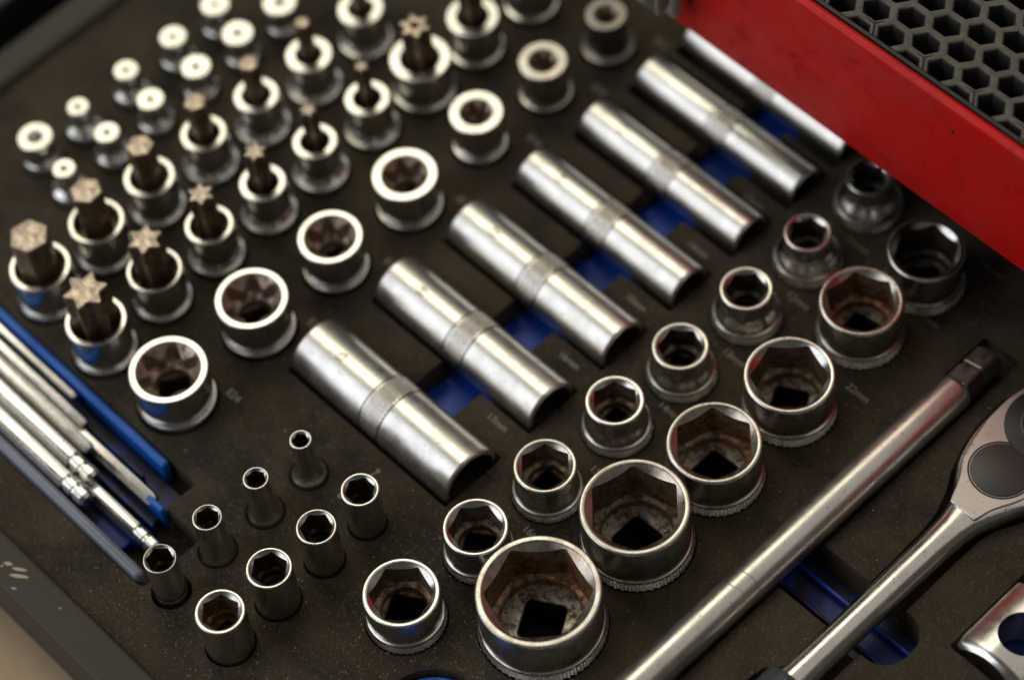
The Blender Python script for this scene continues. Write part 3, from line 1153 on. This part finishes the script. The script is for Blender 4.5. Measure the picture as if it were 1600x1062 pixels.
hb('floor', (-236, -37, -138.0, -110.5, -10.8, -7.0), M['blue_dirty'])
hb('upper_rail', (-236, -46, -110.2, -107.3, -10.8, 1.4), M['blue_bright'], 0.8)
hb('end_tab', (-42, -34.2, -121.0, -118.9, -10.8, 0.6), M['blue_bright'], 0.7)
hb('lower_rail', (-236, -20.5, -142.2, -138.4, -10.8, 2.6), M['rail'], 1.6)
hb('rib', (-236, -50, -116.2, -114.9, -10.8, -2.5), M['blue_dirty'], 0.4)
hb('rib', (-236, -34, -125.6, -124.3, -10.8, -2.5), M['blue_dirty'], 0.4)
hb('rib', (-236, -34, -132.4, -131.4, -10.8, -3.0), M['blue'], 0.4)


def key(y, r, x1, z, label, ball=True, x0=-240):
    e = empty('hex_key', (x0 + x1) / 2, y, z, label, 'hex key', 'steel keys in the blue holder')
    c = (x0 + x1) / 2
    L = (x1 - x0) / 2
    hx = hexr(r * 0.92, 0.97)
    n = 48
    def rg(s, x, rnd=0.0):
        out = []
        for j in range(n):
            t = 2 * PI * j / n
            q = hx(t) * (1 - rnd) + r * 0.95 * rnd
            out.append((x, q * s * math.cos(t), q * s * math.sin(t)))
        return out
    if ball:
        rs = [rg(1, -L), rg(1, L - r * 3.4), rg(.97, L - r * 3.3, .4), rg(.84, L - r * 3.2, 1), rg(.84, L - r * 2.9, 1), rg(.98, L - r * 2.8, .5), rg(.98, L - r * 1.9, .5), rg(.84, L - r * 1.8, 1), rg(.84, L - r * 1.5, 1), rg(.95, L - r * 1.35, .4), rg(.95, L - r * .4, .4), rg(.7, L, .5)]
    else:
        rs = [rg(1, -L), rg(1, L - r * .5), rg(.75, L)]
    v, f = rings(rs, True, True)
    link_mesh('shaft', v, f, M['chrome_bright'], e, 25, flip=True)
    return e


key(-112.8, 1.5, -87, 0.6, 'thinnest steel key, beside the bright blue rail', False)
key(-117.4, 2.0, -76, 1.2, 'thin plain steel key, second from the blue rail', False)
key(-119.4, 2.3, -39.5, -1.6, 'long plain steel key reaching to the blue end tab', False, -130)
key(-122.2, 2.1, -67.5, 1.6, 'thin plain steel key, in the middle of the holder', False)
key(-128.0, 3.2, -58.0, 1.6, 'thick ball ended steel key with ringed end, shorter one')
key(-129.6, 3.0, -26.5, -3.4, 'thick steel key with ringed end pointing at the slim socket', True, -130)
key(-134.6, 3.2, -53.5, 1.4, 'thick ball ended steel key, nearest the grey lower rail')

# ------------------------------------------------------------------ red steel tray above, with perforated rubber mat
red = empty('red_steel_tray', 100, 107, 42, 'red enamelled steel tray edge overhanging the sockets at upper right', 'steel tray')
PX0, PX1 = -31.0, 300.0


def strip(name, prof, mat, x0, x1, parent, ox=100, oy=107, oz=42, flip=False, smooth=35):
    rs = []
    for (y, z) in prof:
        rs.append([(x - ox, y - oy, z - oz) for x in [x0 + (x1 - x0) * k / 12 for k in range(13)]])
    v, f = rings(rs, closed=False)
    return link_mesh(name, v, f, mat, parent, smooth, flip)


pr = [(109.0, 42.6), (108.2, 42.0), (107.4, 42.1), (107.0, 42.8), (107.0, 60), (107.0, 90.5)]
for i in range(9):
    a = math.radians(180 - 20 * i)
    pr.append((108.9 + 1.9 * math.cos(a), 93.2 + 1.9 * math.sin(a)))
pr += [(110.8, 92.0), (110.8, 84.0), (110.8, 42.9)]
strip('front_panel', pr, M['red'], PX0, PX1, red)
# left end of the folded panel
ev = [(PX0 - 100, y - 107, z - 42) for y, z in pr]
link_mesh('panel_end', ev, [tuple(range(len(ev)))], M['red'], red, smooth=0)
bbox('tray_floor', (PX0 + 0.5 - 100, 200, 4.0, 180, 39.5, 41.0), M['dark'], red)
strip('seal_strip', [(110.7, 94.2), (110.9, 94.9), (111.9, 95.0), (112.6, 94.4), (112.7, 83.2)], M['dark'], PX0 + 1, PX1, red)
# bolt heads on the front panel
def disc_y(name, x, y, z, r, d, mat, parent, ox=100, oy=107, oz=42):
    rs = []
    for q, yy in ((r, 0.2), (r, -d + .25), (r - .3, -d), (0.02, -d - .05)):
        rs.append([(x - ox + q * math.cos(2 * PI * j / 24), y - oy + yy, z - oz + q * math.sin(2 * PI * j / 24)) for j in range(24)])
    v, f = rings(rs)
    return link_mesh(name, v, f, mat, parent, 35)
disc_y('screw_head', -6.6, 107, 72, 1.3, 0.5, M['dark'], red)
disc_y('screw_head', 88, 107, 85.0, 0.8, 0.35, M['dark'], red)
# grey slide bracket at the panel's left end
bbox('slide_bracket', (-140.0, -120.5, -8.0, 0.4, 12, 44), M['deep_chrome'], red, 3.0, 4)
bbox('bracket_roller', (-137, -123.0, -12.5, -8.2, 16, 36), M['chrome_worn'], red, 2.0, 4)

# hexagonal mat: every cell a ring of six walls, cut open along the front edge
mat_t = empty('perforated_mat', 100, 113, 83, 'grey black rubber mat with honeycomb holes lying in the red tray', 'rubber mat')
hxv, hxf = [], []
CXP, CYP = 9.85, 9.3


def cell(cx, cy, half):
    # six corners: elongated hexagon, flats across Y
    k = CXP * 2 / 3
    out = [(cx + k, cy), (cx + k / 2, cy + CYP / 2), (cx - k / 2, cy + CYP / 2), (cx - k, cy), (cx - k / 2, cy - CYP / 2), (cx + k / 2, cy - CYP / 2)]
    def ins(s):
        return [(cx + (x - cx) * s, cy + (y - cy) * s) for x, y in out]
    j = [random.uniform(-.2, .2) for _ in range(6)]
    lv = [(out, 94.45), (ins(.88), 94.5), (ins(.79), 94.3), (ins(.72), 93.4), (ins(.66), 91.5), (ins(.62), 84.0)]
    idx = range(6) if not half else (0, 1, 2)
    b = len(hxv)
    for pts, z in lv:
        for q, (x, y) in enumerate(pts):
            hxv.append((x - 100 + (j[q] if pts is not out else 0), y - 113, z - 83 + (j[(q + 2) % 6] * .6 if pts is not out else 0)))
    for a in range(len(lv) - 1):
        for q in idx:
            n = (q + 1) % 6
            hxf.append((b + a * 6 + q, b + a * 6 + n, b + (a + 1) * 6 + n, b + (a + 1) * 6 + q))
    if half:
        # closed cut faces of the half cell
        for q in (0, 3):
            hxf.append(tuple(b + a * 6 + q for a in range(len(lv))) if q else tuple(b + a * 6 + q for a in reversed(range(len(lv)))))
    else:
        # outer wall for the front row
        if cy < 117.2:
            for q in (3, 4, 5):
                n = (q + 1) % 6
                c = len(hxv)
                hxv.extend([(out[q][0] - 100, out[q][1] - 113, 0.8), (out[n][0] - 100, out[n][1] - 113, 0.8)])
                hxf.append((b + q, c, c + 1, b + n))


for ix in range(-9, 20):
    cx = 54.9 + ix * CXP
    odd = ix % 2
    for iy in range(0, 8):
        cy = 116.3 + iy * CYP - (CYP / 2 if odd else 0)
        cell(cx, cy, odd and iy == 0)
bmx = bmesh.new()
me = bpy.data.meshes.new('honeycomb')
me.from_pydata([(x * MM, y * MM, z * MM) for x, y, z in hxv], [], hxf)
bmx.from_mesh(me)
bmesh.ops.remove_doubles(bmx, verts=bmx.verts, dist=0.00003)
bmesh.ops.recalc_face_normals(bmx, faces=bmx.faces)
bmx.to_mesh(me)
bmx.free()
me.materials.append(M['mat'])
me.shade_smooth()
me.set_sharp_from_angle(angle=math.radians(45))
hc = bpy.data.objects.new('honeycomb', me)
col.objects.link(hc)
hc.parent = mat_t

# ------------------------------------------------------------------ grit and metal dust
gv, gf = [], []


def grain(x, y, z, s):
    b = len(gv)
    a = random.uniform(0, 2 * PI)
    for q in range(3):
        t = a + q * 2.1 + random.uniform(-.4, .4)
        d = s * random.uniform(.5, 1.1)
        gv.append((x + d * math.cos(t), y + d * math.sin(t), z))
    gv.append((x + random.uniform(-.3, .3) * s, y + random.uniform(-.3, .3) * s, z + s * random.uniform(.5, 1)))
    gf.extend([(b, b + 1, b + 3), (b + 1, b + 2, b + 3), (b + 2, b, b + 3)])


solid = [(x, y, r + 1.2) for x, y, r in HALF + LARGE] + [(x, y, r + 1) for x, y, r, _ in SMALL_B + ETORX] + [(x, y, 7.2) for x, y, _, _ in SMALL_A] + [(80.5, -111.5, 18.2)]
beds = [(DX0 - 1, DX1 + 1, y - 13, y + 13) for y, r in DEEP] + [(-11, 8, -45, 170), (109, 125, -200, 105), (142, 158, -200, 110), (113, 168, -7.5, 13.5), (130, 168, 45, 112), (169, 205, 12, 53), (-240, -17, -143, -106)]


def free(x, y):
    if any((x - a) ** 2 + (y - b) ** 2 < c * c for a, b, c in solid):
        return False
    return not any(a < x < b and c < y < d for a, b, c, d in beds)


cl = [(55, -118, 26), (30, -120, 30), (20, -150, 30), (-20, -148, 26), (49, -92, 20), (49, -61, 18), (79, -64, 28), (0, -120, 26), (80, -90, 22), (100, 0, 40), (140, -30, 30), (180, 0, 30), (160, 60, 40)]
cnt = 0
while cnt < 11000:
    if random.random() < 0.75:
        a, b, s = random.choice(cl[:9] if random.random() < .75 else cl)
        x, y = random.gauss(a, s * .6), random.gauss(b, s * .6)
    else:
        x, y = random.uniform(-100, 220), random.uniform(-158, 120)
    if not (-200 < x < 250 and -158 < y < 140) or not free(x, y):
        continue
    s = 0.07 + 0.36 * random.random() ** 4.5
    grain(x, y, 0.02, s)
    cnt += 1
for _ in range(500):
    grain(random.uniform(20, 130), random.uniform(114, 150), 81.05, 0.08 + .25 * random.random() ** 3)
g = link_mesh('metal_grit', gv, gf, M['grit'], None, smooth=0)
g['kind'] = 'stuff'
g['label'] = 'fine tan and silver grit scattered over the black foam'
g['category'] = 'grit'
